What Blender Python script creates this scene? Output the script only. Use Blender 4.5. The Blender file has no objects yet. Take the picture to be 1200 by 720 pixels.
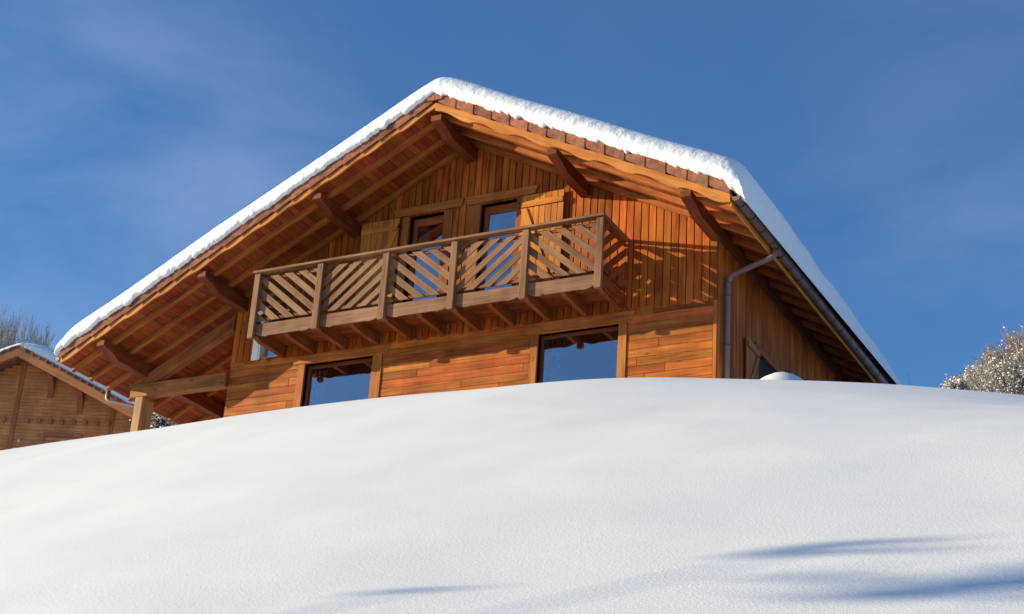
import bpy, math, random
from mathutils import Vector, Matrix, noise
random.seed(7)
S = bpy.context.scene
COL = S.collection

# ------------------------------------------------------------------ mesh builder
class MB:
    def __init__(s): s.v = []; s.f = []; s.uv = []; s.sm = []
    def _uvface(s, idx, g, off, smooth=False):
        """grain axis g (unit): u = metres along the grain, v = metres across"""
        pts = [Vector(s.v[i]) for i in idx]
        n = (pts[1]-pts[0]).cross(pts[2]-pts[0])
        c = g.cross(n)
        if c.length < 1e-9: c = g.orthogonal()
        c.normalize()
        s.f.append(list(idx)); s.sm.append(smooth)
        s.uv.append([(p.dot(g)+off[0], p.dot(c)+off[1]) for p in pts])
    def prism(s, poly, d, g=None):
        """convex or mild polygon (list of 3D points) extruded along vector d"""
        d = Vector(d); poly = [Vector(p) for p in poly]
        n = Vector((0,0,0))
        for i in range(len(poly)):
            n += poly[i].cross(poly[(i+1) % len(poly)])
        if n.dot(d) > 0: poly = poly[::-1]          # base faces away from d
        if g is None:
            es = [(poly[(i+1) % len(poly)]-poly[i]) for i in range(len(poly))]+[d]
            g = max(es, key=lambda e: e.length)
        g = Vector(g).normalized()
        off = (random.random()*50, random.random()*50)
        b = len(s.v); k = len(poly)
        s.v += [tuple(p) for p in poly]+[tuple(p+d) for p in poly]
        s._uvface(range(b, b+k), g, off)
        s._uvface([b+k+i for i in range(k)][::-1], g, off)
        for i in range(k):
            j = (i+1) % k
            s._uvface([b+j, b+i, b+k+i, b+k+j], g, off)
    def box(s, p0, p1, g=None):
        x0, y0, z0 = [min(a, b) for a, b in zip(p0, p1)]
        x1, y1, z1 = [max(a, b) for a, b in zip(p0, p1)]
        s.prism([(x0,y0,z0),(x1,y0,z0),(x1,y1,z0),(x0,y1,z0)], (0,0,z1-z0),
                g or max([((1,0,0),x1-x0),((0,1,0),y1-y0),((0,0,1),z1-z0)], key=lambda t: t[1])[0])
    def tube(s, path, rad, n=10, smooth=True, cap=True):
        path = [Vector(p) for p in path]
        rad = rad if isinstance(rad, (list, tuple)) else [rad]*len(path)
        rings = []; prev = None
        for i, p in enumerate(path):
            t = (path[min(i+1, len(path)-1)]-path[max(i-1, 0)])
            t = t.normalized() if t.length > 1e-9 else Vector((0,0,1))
            if prev is None: a = t.orthogonal().normalized()
            else:
                a = prev-t*prev.dot(t)
                a = a.normalized() if a.length > 1e-6 else t.orthogonal().normalized()
            prev = a; b = t.cross(a)
            base = len(s.v)
            for k in range(n):
                w = 2*math.pi*k/n
                s.v.append(tuple(p+(a*math.cos(w)+b*math.sin(w))*rad[i]))
            rings.append(base)
        for i in range(len(path)-1):
            for k in range(n):
                j = (k+1) % n
                s.f.append([rings[i]+k, rings[i]+j, rings[i+1]+j, rings[i+1]+k]); s.sm.append(smooth)
                s.uv.append([(i, k/n), (i, (k+1)/n), (i+1, (k+1)/n), (i+1, k/n)])
        if cap:
            for r, rev in ((rings[0], True), (rings[-1], False)):
                idx = [r+k for k in range(n)]
                s.f.append(idx[::-1] if rev else idx); s.sm.append(False); s.uv.append([(0,0)]*n)
    def blob(s, c, r, flat=.7):
        """a lumpy little snow clump"""
        b = len(s.v); g = random.uniform
        s.v += [(c[0]+r*g(.7,1.2), c[1]+r*g(-.3,.3), c[2]), (c[0]+r*g(-.3,.3), c[1]+r*g(.7,1.2), c[2]+r*g(-.2,.2)), (c[0]-r*g(.7,1.2), c[1]+r*g(-.3,.3), c[2]),
                (c[0]+r*g(-.3,.3), c[1]-r*g(.7,1.2), c[2]+r*g(-.2,.2)), (c[0], c[1], c[2]+r*flat), (c[0], c[1], c[2]-r*flat*.7)]
        for k in range(4):
            j = (k+1) % 4
            s.f += [[b+k, b+j, b+4], [b+j, b+k, b+5]]; s.sm += [True, True]; s.uv += [[(0,0)]*3]*2
    def grid(s, rows, smooth=True):
        b = len(s.v); nr = len(rows); nc = len(rows[0])
        for r in rows: s.v += [tuple(p) for p in r]
        for i in range(nr-1):
            for j in range(nc-1):
                s.f.append([b+i*nc+j, b+i*nc+j+1, b+(i+1)*nc+j+1, b+(i+1)*nc+j]); s.sm.append(smooth)
                s.uv.append([(0,0)]*4)

def obj(name, mb, mat, parent=None, bevel=0, local=False, label=None):
    me = bpy.data.meshes.new(name)
    me.from_pydata(mb.v, [], mb.f)
    uv = me.uv_layers.new(name='UVMap')
    flat = [c for f in mb.uv for p in f for c in p]
    uv.data.foreach_set('uv', flat)
    me.polygons.foreach_set('use_smooth', mb.sm)
    me.materials.append(mat); me.update()
    o = bpy.data.objects.new(name, me); COL.objects.link(o)
    if parent is not None:
        o.parent = parent
        if not local and parent.parent is None: o.location = -parent.location
    if bevel:
        m = o.modifiers.new('Bevel', 'BEVEL'); m.width = bevel; m.segments = 1
        m.limit_method = 'ANGLE'; m.angle_limit = math.radians(40)
    if label: o['label'] = label
    return o

def empty(name, loc=(0,0,0), rz=0, parent=None):
    o = bpy.data.objects.new(name, None); COL.objects.link(o)
    o.location = loc; o.rotation_euler = (0, 0, rz); o.empty_display_size = .3
    if parent is not None:
        o.parent = parent; o.location = -parent.location
    return o

def tag(o, label=None, cat=None, group=None, kind=None):
    if label: o['label'] = label
    if cat: o['category'] = cat
    if group: o['group'] = group
    if kind: o['kind'] = kind
    return o

def clip(poly, x0, x1, z0, z1):
    def cut(P, ins, ix):
        R = []
        for i in range(len(P)):
            a, b = P[i], P[(i+1) % len(P)]
            if ins(a): R.append(a)
            if ins(a) != ins(b): R.append(ix(a, b))
        return R
    def lerp(a, b, t): return (a[0]+(b[0]-a[0])*t, a[1]+(b[1]-a[1])*t)
    for ax, val, sg in ((0, x0, 1), (0, x1, -1), (1, z0, 1), (1, z1, -1)):
        if not poly: return poly
        poly = cut(poly, lambda p: (p[ax]-val)*sg >= 0, lambda a, b: lerp(a, b, (val-a[ax])/(b[ax]-a[ax])))
    return poly

# ------------------------------------------------------------------ materials
def newmat(name):
    m = bpy.data.materials.new(name); m.use_nodes = True
    nt = m.node_tree; nt.nodes.clear()
    out = nt.nodes.new('ShaderNodeOutputMaterial'); b = nt.nodes.new('ShaderNodeBsdfPrincipled')
    nt.links.new(b.outputs[0], out.inputs[0])
    return m, nt, b, out
def N(nt, t, **kw):
    n = nt.nodes.new(t)
    for k, v in kw.items():
        if k in n.inputs: n.inputs[k].default_value = v
        else: setattr(n, k, v)
    return n
def ramp(nt, stops):
    r = nt.nodes.new('ShaderNodeValToRGB'); e = r.color_ramp.elements
    while len(e) < len(stops): e.new(.5)
    for k, (p, c) in zip(e, stops):
        k.position = p; k.color = (*c, 1) if len(c) == 3 else c
    return r

def wood(name, dark, mid, light, var=.35, rough=.6, knots=.7, hue=.012, grain=26, spec=.25):
    m, nt, b, out = newmat(name); L = nt.links.new
    tc = N(nt, 'ShaderNodeTexCoord'); mp = N(nt, 'ShaderNodeMapping'); mp.inputs['Scale'].default_value = (1.3, grain, 1)
    L(tc.outputs['UV'], mp.inputs['Vector'])
    n1 = N(nt, 'ShaderNodeTexNoise', Scale=1.0, Detail=5.0, Roughness=.6, Distortion=.6); L(mp.outputs[0], n1.inputs['Vector'])
    mp2 = N(nt, 'ShaderNodeMapping'); mp2.inputs['Scale'].default_value = (1.1, 4.5, 1); L(tc.outputs['UV'], mp2.inputs['Vector'])
    n2 = N(nt, 'ShaderNodeTexNoise', Scale=1.0, Detail=3.0); L(mp2.outputs[0], n2.inputs['Vector'])
    add = N(nt, 'ShaderNodeMath', operation='MULTIPLY_ADD'); L(n2.outputs[0], add.inputs[0]); add.inputs[1].default_value = .6
    mul = N(nt, 'ShaderNodeMath', operation='MULTIPLY'); L(n1.outputs[0], mul.inputs[0]); mul.inputs[1].default_value = .6; L(mul.outputs[0], add.inputs[2])
    r = ramp(nt, [(.38, dark), (.58, mid), (.78, light)]); L(add.outputs[0], r.inputs[0])
    geo = N(nt, 'ShaderNodeNewGeometry')
    hsv = N(nt, 'ShaderNodeHueSaturation')
    mr = N(nt, 'ShaderNodeMapRange'); mr.inputs['To Min'].default_value = 1-var; mr.inputs['To Max'].default_value = 1+var*.8
    L(geo.outputs['Random Per Island'], mr.inputs[0]); L(mr.outputs[0], hsv.inputs['Value'])
    wn = N(nt, 'ShaderNodeTexWhiteNoise', noise_dimensions='1D'); L(geo.outputs['Random Per Island'], wn.inputs['W'])
    mh = N(nt, 'ShaderNodeMapRange'); mh.inputs['To Min'].default_value = .5-hue; mh.inputs['To Max'].default_value = .5+hue
    L(wn.outputs['Value'], mh.inputs[0]); L(mh.outputs[0], hsv.inputs['Hue'])
    L(r.outputs[0], hsv.inputs['Color'])
    # knots
    mp3 = N(nt, 'ShaderNodeMapping'); mp3.inputs['Scale'].default_value = (1.6, 5.5, 1); L(tc.outputs['UV'], mp3.inputs['Vector'])
    vo = N(nt, 'ShaderNodeTexVoronoi', Scale=1.0, Randomness=1.0); L(mp3.outputs[0], vo.inputs['Vector'])
    kr = N(nt, 'ShaderNodeMapRange'); kr.inputs['From Min'].default_value = .03; kr.inputs['From Max'].default_value = .11
    kr.inputs['To Min'].default_value = 1-knots; kr.inputs['To Max'].default_value = 1.0
    L(vo.outputs['Distance'], kr.inputs[0])
    mx = N(nt, 'ShaderNodeMix', data_type='RGBA', blend_type='MULTIPLY'); mx.inputs['Factor'].default_value = 1
    L(hsv.outputs[0], mx.inputs['A']); L(kr.outputs[0], mx.inputs['B'])
    mpw = N(nt, 'ShaderNodeMapping'); mpw.inputs['Scale'].default_value = (1.6, 1.6, .45); L(tc.outputs['Object'], mpw.inputs['Vector'])
    nw = N(nt, 'ShaderNodeTexNoise', Scale=1.0, Detail=6.0, Roughness=.65); L(mpw.outputs[0], nw.inputs['Vector'])
    wr = N(nt, 'ShaderNodeMapRange'); wr.inputs['From Min'].default_value = .3; wr.inputs['From Max'].default_value = .7; wr.inputs['To Min'].default_value = .74; wr.inputs['To Max'].default_value = 1.2; L(nw.outputs[0], wr.inputs[0])
    mw = N(nt, 'ShaderNodeMix', data_type='RGBA', blend_type='MULTIPLY'); mw.inputs['Factor'].default_value = 1; L(mx.outputs['Result'], mw.inputs['A']); L(wr.outputs[0], mw.inputs['B'])
    L(mw.outputs['Result'], b.inputs['Base Color'])
    b.inputs['Roughness'].default_value = rough; b.inputs['Specular IOR Level'].default_value = spec
    bp = N(nt, 'ShaderNodeBump', Strength=.35, Distance=.004); L(n1.outputs[0], bp.inputs['Height']); L(bp.outputs[0], b.inputs['Normal'])
    return m

def plain(name, col, rough=.5, metal=0, spec=.3, var=0, scale=8, bump=0):
    m, nt, b, out = newmat(name)
    b.inputs['Base Color'].default_value = (*col, 1); b.inputs['Roughness'].default_value = rough
    b.inputs['Metallic'].default_value = metal; b.inputs['Specular IOR Level'].default_value = spec
    if var:
        tc = N(nt, 'ShaderNodeTexCoord'); n = N(nt, 'ShaderNodeTexNoise', Scale=scale, Detail=5.0); nt.links.new(tc.outputs['Object'], n.inputs['Vector'])
        r = ramp(nt, [(.3, [c*(1-var) for c in col]), (.7, [min(1, c*(1+var)) for c in col])]); nt.links.new(n.outputs[0], r.inputs[0])
        nt.links.new(r.outputs[0], b.inputs['Base Color'])
        if bump:
            bp = N(nt, 'ShaderNodeBump', Strength=bump, Distance=.01); nt.links.new(n.outputs[0], bp.inputs['Height']); nt.links.new(bp.outputs[0], b.inputs['Normal'])
    return m

W_UP = wood('upper_boards', (.13,.026,.005), (.33,.080,.010), (.47,.142,.022), var=.30, hue=.006, spec=.12)
W_LOW = wood('lower_boards', (.16,.037,.008), (.32,.088,.016), (.46,.158,.032), var=.36, hue=.009, spec=.12)
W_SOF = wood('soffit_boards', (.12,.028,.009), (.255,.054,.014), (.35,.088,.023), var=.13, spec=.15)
W_BEAM = wood('beam_wood', (.15,.039,.011), (.29,.078,.020), (.40,.125,.034), var=.16, spec=.15)
W_BRACE = wood('brace_wood', (.15,.05,.017), (.27,.095,.031), (.38,.155,.055), var=.12, spec=.15)
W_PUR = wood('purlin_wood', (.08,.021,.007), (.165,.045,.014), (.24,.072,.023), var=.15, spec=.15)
W_VERGE = wood('verge_board', (.30,.105,.018), (.45,.18,.035), (.56,.26,.065), var=.12, spec=.15)
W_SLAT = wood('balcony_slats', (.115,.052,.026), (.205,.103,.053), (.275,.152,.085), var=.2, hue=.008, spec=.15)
W_RAIL = wood('handrail', (.10,.038,.018), (.18,.075,.036), (.26,.13,.07), var=.1)
W_TRIM = wood('trim_boards', (.18,.048,.012), (.31,.090,.022), (.42,.15,.042), var=.16, spec=.15)
W_SHUT = wood('shutter_boards', (.26,.078,.014), (.45,.150,.026), (.56,.225,.05), var=.16, spec=.15)
W_SASH = wood('sash_wood', (.07,.017,.006), (.13,.034,.010), (.19,.055,.018), var=.12, spec=.15)
W_POST = wood('post_wood', (.20,.095,.038), (.34,.18,.08), (.46,.28,.14), var=.1)
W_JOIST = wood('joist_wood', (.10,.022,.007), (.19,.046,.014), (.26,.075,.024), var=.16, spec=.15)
W_NB = wood('log_boards', (.48,.160,.050), (.62,.225,.076), (.72,.30,.11), var=.07, hue=.005, grain=14, knots=.3)
W_NBT = wood('log_trim', (.27,.082,.028), (.38,.125,.045), (.47,.17,.066), var=.12)
M_GUT = plain('gutter_metal', (.16,.10,.085), rough=.42, spec=.5, var=.12, scale=5)
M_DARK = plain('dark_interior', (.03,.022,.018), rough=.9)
M_IRON = plain('black_iron', (.012,.012,.012), rough=.45)
M_WHITE = plain('white_frame', (.80,.79,.77), rough=.4, var=.04)
M_BARK = plain('frosted_bark', (.13,.085,.06), rough=.9, var=.5, scale=3)
M_TWIG = plain('frosted_twigs', (.33,.285,.24), rough=.9, var=.35, scale=2)
M_TWIGG = plain('grey_frosted_twigs', (.50,.44,.40), rough=.9, var=.25, scale=1.0)
M_RUST = plain('rust_twigs', (.27,.19,.14), rough=.9, var=.4, scale=1.2)

def tile_mat():
    m, nt, b, out = newmat('clay_tiles'); L = nt.links.new
    tc = N(nt, 'ShaderNodeTexCoord')
    n = N(nt, 'ShaderNodeTexNoise', Scale=7.0, Detail=6.0, Roughness=.65); L(tc.outputs['Object'], n.inputs['Vector'])
    r = ramp(nt, [(.3, (.13,.045,.028)), (.55, (.255,.095,.055)), (.75, (.33,.14,.085))]); L(n.outputs[0], r.inputs[0])
    n2 = N(nt, 'ShaderNodeTexNoise', Scale=2.3, Detail=4.0); L(tc.outputs['Object'], n2.inputs['Vector'])
    mr = N(nt, 'ShaderNodeMapRange'); mr.inputs['From Min'].default_value = .63; mr.inputs['From Max'].default_value = .76; L(n2.outputs[0], mr.inputs[0])
    mx = N(nt, 'ShaderNodeMix', data_type='RGBA'); L(mr.outputs[0], mx.inputs['Factor']); L(r.outputs[0], mx.inputs['A']); mx.inputs['B'].default_value = (.13,.115,.04,1)
    geo = N(nt, 'ShaderNodeNewGeometry'); mv = N(nt, 'ShaderNodeMapRange'); mv.inputs['To Min'].default_value = .72; mv.inputs['To Max'].default_value = 1.2
    L(geo.outputs['Random Per Island'], mv.inputs[0])
    hs = N(nt, 'ShaderNodeHueSaturation'); L(mx.outputs['Result'], hs.inputs['Color']); L(mv.outputs[0], hs.inputs['Value'])
    L(hs.outputs[0], b.inputs['Base Color']); b.inputs['Roughness'].default_value = .8; b.inputs['Specular IOR Level'].default_value = .2
    bp = N(nt, 'ShaderNodeBump', Strength=.4, Distance=.01); L(n.outputs[0], bp.inputs['Height']); L(bp.outputs[0], b.inputs['Normal'])
    return m
M_TILE = tile_mat()

def snow_mat(name, fine=90, fstr=.25, med=9, mstr=.15, col=(.88,.89,.91)):
    m, nt, b, out = newmat(name); L = nt.links.new
    b.inputs['Base Color'].default_value = (*col, 1); b.inputs['Roughness'].default_value = .75
    b.inputs['Specular IOR Level'].default_value = .15
    tc = N(nt, 'ShaderNodeTexCoord')
    a = N(nt, 'ShaderNodeTexNoise', Scale=fine, Detail=3.0, Roughness=.7); L(tc.outputs['Object'], a.inputs['Vector'])
    c = N(nt, 'ShaderNodeTexNoise', Scale=med, Detail=4.0, Roughness=.55); L(tc.outputs['Object'], c.inputs['Vector'])
    b1 = N(nt, 'ShaderNodeBump', Strength=mstr, Distance=.05); L(c.outputs[0], b1.inputs['Height'])
    b2 = N(nt, 'ShaderNodeBump', Strength=fstr, Distance=.012); L(a.outputs[0], b2.inputs['Height']); L(b1.outputs[0], b2.inputs['Normal'])
    L(b2.outputs[0], b.inputs['Normal'])
    return m
M_SNOW = snow_mat('field_snow', fine=55, fstr=.26, med=1.6, mstr=.10, col=(.76,.762,.772))
M_RSNOW = snow_mat('roof_snow_material', fine=30, fstr=.5, med=7, mstr=.4, col=(.80,.81,.83))
M_CLUMP = plain('snow_clumps', (.86,.87,.89), rough=.8, spec=.1)

def glass_mat():
    m, nt, b, out = newmat('window_glass'); L = nt.links.new
    nt.nodes.remove(b)
    t = N(nt, 'ShaderNodeBsdfTransparent'); t.inputs[0].default_value = (.86,.89,.88,1)
    g = N(nt, 'ShaderNodeBsdfGlossy'); g.inputs['Roughness'].default_value = .012; g.inputs[0].default_value = (1,.91,.90,1)
    lw = N(nt, 'ShaderNodeLayerWeight', Blend=.5); pw = N(nt, 'ShaderNodeMath', operation='POWER'); L(lw.outputs['Facing'], pw.inputs[0]); pw.inputs[1].default_value = 4
    fr = N(nt, 'ShaderNodeMapRange'); fr.inputs['To Min'].default_value = .26; fr.inputs['To Max'].default_value = .95; L(pw.outputs[0], fr.inputs[0])
    mx = N(nt, 'ShaderNodeMixShader'); L(fr.outputs[0], mx.inputs[0]); L(t.outputs[0], mx.inputs[1]); L(g.outputs[0], mx.inputs[2])
    tc = N(nt, 'ShaderNodeTexCoord'); n = N(nt, 'ShaderNodeTexNoise', Scale=2.2, Detail=1.0); L(tc.outputs['Object'], n.inputs['Vector'])
    bp = N(nt, 'ShaderNodeBump', Strength=.05, Distance=.05); L(n.outputs[0], bp.inputs['Height']); L(bp.outputs[0], g.inputs['Normal'])
    L(mx.outputs[0], out.inputs[0])
    return m
M_GLASS = glass_mat()

def lace_mat():
    m, nt, b, out = newmat('lace_curtain'); L = nt.links.new
    b.inputs['Base Color'].default_value = (.55,.54,.52,1); b.inputs['Roughness'].default_value = .9
    tc = N(nt, 'ShaderNodeTexCoord')
    v = N(nt, 'ShaderNodeTexVoronoi', Scale=20.0, Randomness=.25); L(tc.outputs['Object'], v.inputs['Vector'])
    w = N(nt, 'ShaderNodeTexVoronoi', Scale=9.0, Randomness=.3); L(tc.outputs['Object'], w.inputs['Vector'])
    gt = N(nt, 'ShaderNodeMath', operation='LESS_THAN'); L(v.outputs['Distance'], gt.inputs[0]); gt.inputs[1].default_value = .30
    g2 = N(nt, 'ShaderNodeMath', operation='LESS_THAN'); L(w.outputs['Distance'], g2.inputs[0]); g2.inputs[1].default_value = .50
    mu = N(nt, 'ShaderNodeMath', operation='MULTIPLY'); L(gt.outputs[0], mu.inputs[0]); L(g2.outputs[0], mu.inputs[1])
    t = N(nt, 'ShaderNodeBsdfTransparent'); mx = N(nt, 'ShaderNodeMixShader')
    L(mu.outputs[0], mx.inputs[0]); L(t.outputs[0], mx.inputs[1]); L(b.outputs[0], mx.inputs[2]); L(mx.outputs[0], out.inputs[0])
    return m
M_LACE = lace_mat()
M_CLOTH = plain('curtain_cloth', (.30,.16,.13), rough=.9, var=.3, scale=14)

# ------------------------------------------------------------------ measurements of the chalet
T = .505; XK = -4.72; ZK = 3.795; XE = .726; XL = -12.36; YF = -1.44; YB = 10.5; WL = -9.54; WB = 9.6
GZ = -2.7
def zv(x): return ZK-T*abs(x-XK)      # underside of the verge tiles
XB = -1.638; BAY = 1.348; BD = 1.06
posts_x = [XB-(5-i)*BAY for i in range(6)]

chalet = empty('chalet', (-4.72, 4.5, GZ))
tag(chalet, 'large timber chalet with a long carved balcony under a deep snowy overhanging roof', 'chalet')

# openings in the front wall (x0, x1, z0, z1)
OP_UP = [(-5.92,-5.21,.27,2.44), (-4.46,-3.74,.27,2.44), (-8.92,-8.36,.05,1.05)]
OP_LO = [(-3.17,-1.70,-2.45,-.22), (-7.85,-6.42,-2.45,-.19)]
# solid wall behind the boards
def panel_cells(x0, x1, z0, z1, ops):
    xs = sorted({x0, x1} | {a for o in ops for a in o[:2] if x0 < a < x1})
    res = []
    for a, b in zip(xs, xs[1:]):
        cut = sorted([(o[2], o[3]) for o in ops if o[0] <= a+1e-6 and o[1] >= b-1e-6])
        z = z0
        for c0, c1 in cut:
            if c0 > z: res.append((a, b, z, c0))
            z = max(z, c1)
        if z < z1: res.append((a, b, z, z1))
    return res
m = MB()
for a, b, c, d in panel_cells(WL+.02, -.02, GZ, 0, OP_LO): m.box((a, .003, c), (b, .2, d))
for a, b, c, d in panel_cells(WL+.02, -.02, 0, 1.0, OP_UP): m.box((a, .003, c), (b, .2, d))
z0 = 1.0
xs = sorted({WL+.02, -.02, XK} | {a for o in OP_UP for a in o[:2]})
for a, b in zip(xs, xs[1:]):
    cut = [o for o in OP_UP[:2] if o[0] <= a+1e-6 and o[1] >= b-1e-6]
    lo = cut[0][3] if cut else 1.0
    if not cut and a < -8.3 and b < -8.3: lo = 1.0
    m.prism([(a,.003,lo), (b,.003,lo), (b,.003,zv(b)-.06), (a,.003,zv(a)-.06)], (0,.197,0))
    for o in OP_UP[2:]:
        if o[0] <= a+1e-6 and o[1] >= b-1e-6 and o[3] > 1.0: pass
core = obj('front_wall', m, W_SASH, chalet)
m = MB()
m.box((WL+.02, .2, GZ), (WL+.2, WB, zv(WL)-.06)); m.box((-.2, .2, GZ), (-.02, WB, zv(-.2)-.1))
m.prism([(WL+.2,WB-.2,GZ), (-.2,WB-.2,GZ), (-.2,WB-.2,zv(-.2)-.06), (XK,WB-.2,ZK-.06), (WL+.2,WB-.2,zv(WL)-.06)], (0,.19,0))
m.box((WL+.2, .2, -.05), (-.2, WB-.2, .2)); m.box((WL+.2, 2.6, GZ), (-.2, 2.7, -.05)); m.box((WL+.2, 2.6, .2), (-.2, 2.7, 1.35))
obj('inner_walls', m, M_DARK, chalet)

# vertical boards of the upper front
m = MB(); PW = .1372; n = round(-WL/PW); PW = -WL/n
for i in range(n):
    a = WL+i*PW+.0055; b = WL+(i+1)*PW-.0055
    ops = [o for o in OP_UP if o[0] < b and o[1] > a]
    wav = lambda x: .022*math.sin(x*2*math.pi/.41)-.012
    segs = []; lo = None
    spans = sorted([(o[2], o[3], o[0], o[1]) for o in ops])
    z = None
    top = lambda x: zv(x)-.062
    pieces = []
    cur = None
    for c0, c1, oa, ob in spans:
        # board narrowed beside the opening
        pass
    def seg(xa, xb, za, zb_fun, bottom_wave):
        if xb-xa < .012: return
        xm = (xa+xb)/2
        if bottom_wave: low = [(xa, wav(xa)), (xm, wav(xm)-.012), (xb, wav(xb))]
        else: low = [(xa, za), (xb, za)]
        up = [(xb, zb_fun(xb)), (xa, zb_fun(xa))]
        if xa < XK < xb and zb_fun is top: up.insert(1, (XK, top(XK)))
        m.prism([(x, -.028, zz) for x, zz in low+up], (0, .028, 0), g=(0,0,1))
    if not ops: seg(a, b, 0, top, True)
    else:
        o = ops[0]
        seg(a, b, o[3]+.002, top, False)
        seg(a, b, 0, lambda x: o[2]-.002, True)
        if o[0] > a: seg(a, o[0]-.002, o[2]-.002, lambda x: o[3]+.002, False)
        if o[1] < b: seg(o[1]+.002, b, o[2]-.002, lambda x: o[3]+.002, False)
up = obj('upper_cladding', m, W_UP, chalet, bevel=.009)

# horizontal boards of the lower front
m = MB(); H = .148; z = .03
while z > GZ+.1:
    x = WL+.005
    while x < -.065:
        L = random.uniform(1.2, 3.4); x2 = min(x+L, -.063)
        if -.063-x2 < .5: x2 = -.063
        parts = [(x, x2)]
        for o in OP_LO:
            if z-H < o[3]+.02 and z > o[2]:
                q = []
                for a, b in parts:
                    if b <= o[0]-.13 or a >= o[1]+.15: q.append((a, b)); continue
                    if a < o[0]-.132: q.append((a, o[0]-.132))
                    if b > o[1]+.152: q.append((o[1]+.152, b))
                parts = q
        for a, b in parts:
            if b-a > .02: m.box((a, -.002+random.uniform(-.002,.002), z-H+.004), (b-.003, .002, z), g=(1,0,0))
        x = x2
    z -= H
lc = obj('lower_cladding', m, W_LOW, chalet, bevel=.004)
for v in lc.data.vertices:                       # stand 20 mm proud of the wall core
    if v.co.y < .001: v.co.y -= .017
m = MB(); m.box((-.060, -.03, GZ), (.0, .0, -.03)); obj('corner_board', m, W_TRIM, chalet, bevel=.004)

# right side wall boards
m = MB(); n = 68; w = (WB-.0)/n
win_y = (1.80, 2.95, -1.35, -.22)
for i in range(n):
    a = i*w+.0075; b = (i+1)*w-.0075
    ztop = zv(.0)-.075
    if b > win_y[0] and a < win_y[1]:
        m.box((-.02, a, win_y[3]), (.012, b, ztop), g=(0,0,1)); m.box((-.02, a, GZ), (.012, b, win_y[2]), g=(0,0,1))
    else: m.box((-.02, a, GZ), (.012, b, ztop), g=(0,0,1))
obj('side_cladding', m, W_UP, chalet, bevel=.005)
m = MB()
n = 70; w = WB/n
for i in range(n): m.box((WL-.012, i*w+.003, GZ), (WL+.02, (i+1)*w-.003, zv(WL)-.075), g=(0,0,1))
obj('side_cladding', m, W_UP, chalet)

# ---- roof timbers
m = MB()
for sgn, xe in ((1, XE), (-1, XL)):
    L = abs(xe-XK); x = 0; bw = .118
    while x < L-.01:
        a = x+.0035; b = min(x+bw, L)-.0035
        xa, xb = XK+sgn*a, XK+sgn*b
        m.prism([(xa,YF+.03,zv(xa)-.062), (xb,YF+.03,zv(xb)-.062), (xb,YF+.03,zv(xb)-.035), (xa,YF+.03,zv(xa)-.035)], (0,YB-YF-.04,0), g=(0,1,0))
        x += bw
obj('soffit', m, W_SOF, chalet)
m = MB()
P = [(XL,zv(XL)), (XK,ZK), (XE,zv(XE))]
for (a, za), (b, zb) in zip(P, P[1:]):
    m.prism([(a,YF+.04,za-.033), (b,YF+.04,zb-.033), (b,YF+.04,zb+.14), (a,YF+.04,za+.14)], (0,YB-YF-.06,0))
roofc = obj('roof', m, M_TILE, chalet)

ry = [-1.10, -.60, -.10]
y = .55
while y < YB-.2: ry.append(y); y += .62
for y in ry:
    for xe in (XE-.03, XL+.03):
        m = MB()
        xa, xb = (XK+.0, xe)
        m.prism([(xa,y-.045,zv(xa)-.064), (xb,y-.045,zv(xb)-.064), (xb,y-.045,zv(xb)-.165), (xa,y-.045,zv(xa)-.165)], (0,.09,0))
        obj('rafter', m, W_BEAM, chalet, bevel=.006)
for x, w, dz in ((XK,.20,0), (-2.42,.17,0), (-.03,.17,0), (-7.05,.17,0), (-9.38,.17,0), (-11.50,.17,0)):
    zt = zv(x)-.167-(.06 if x == XK else 0); zb = zt-.24
    prof = [(YF+.045,zt), (YF+.045,zt-.10), (YF+.10,zt-.125), (YF+.22,zt-.135), (YF+.36,zt-.175), (YF+.50,zb-.0), (YF+.56,zb), (YB-.2,zb), (YB-.2,zt)]
    m = MB()
    b = [(x-w/2, py, pz) for py, pz in prof]
    # split into convex pieces so that the carved nose stays clean
    pieces = [[0,1,2,3],[0,3,4],[0,4,5,6],[0,6,7,8]]
    mm = MB(); k = len(prof); base = 0
    mm.v = [(x-w/2,py,pz) for py,pz in prof]+[(x+w/2,py,pz) for py,pz in prof]
    g = Vector((0,1,0)); off = (random.random()*30, random.random()*30)
    for pc in pieces:
        mm._uvface(pc[::-1], g, off); mm._uvface([k+i for i in pc], g, off)
    for i in range(k):
        j = (i+1) % k; mm._uvface([i, j, k+j, k+i], g, off)
    import bmesh
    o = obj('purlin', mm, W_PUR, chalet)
    bm = bmesh.new(); bm.from_mesh(o.data); bmesh.ops.recalc_face_normals(bm, faces=bm.faces); bm.to_mesh(o.data); bm.free()

# ---- verge boards with a wavy lower edge, one per slope
def wavy_board(xa, xb, y0, y1, top, hmean, amp, per, n):
    mm = MB(); xs = [xa+(xb-xa)*i/n for i in range(n+1)]
    sl = math.hypot(1, T); off = (random.random()*20, random.random()*20)
    low = []
    for x in xs:
        s = abs(x-xa)*sl
        q = (s/per) % 1.0
        wv = amp*math.sin(2*math.pi*q) + amp*.5*math.sin(2*math.pi*q*.5+.7)
        low.append(zv(x)+top-hmean+wv)
    g = Vector((xb-xa, 0, zv(xb)-zv(xa))).normalized()
    for i, x in enumerate(xs):
        for yy in (y0, y1):
            mm.v.append((x, yy, zv(x)+top)); mm.v.append((x, yy, low[i]))
    for i in range(n):
        a = 4*i; b = a+4
        for q in ([a, a+1, b+1, b], [a+2, b+2, b+3, a+3], [a, b, b+2, a+2], [a+1, a+3, b+3, b+1]): mm._uvface(q, g, off)
    mm._uvface([0,2,3,1], g, off); mm._uvface([4*n,4*n+1,4*n+3,4*n+2], g, off)
    return mm
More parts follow.
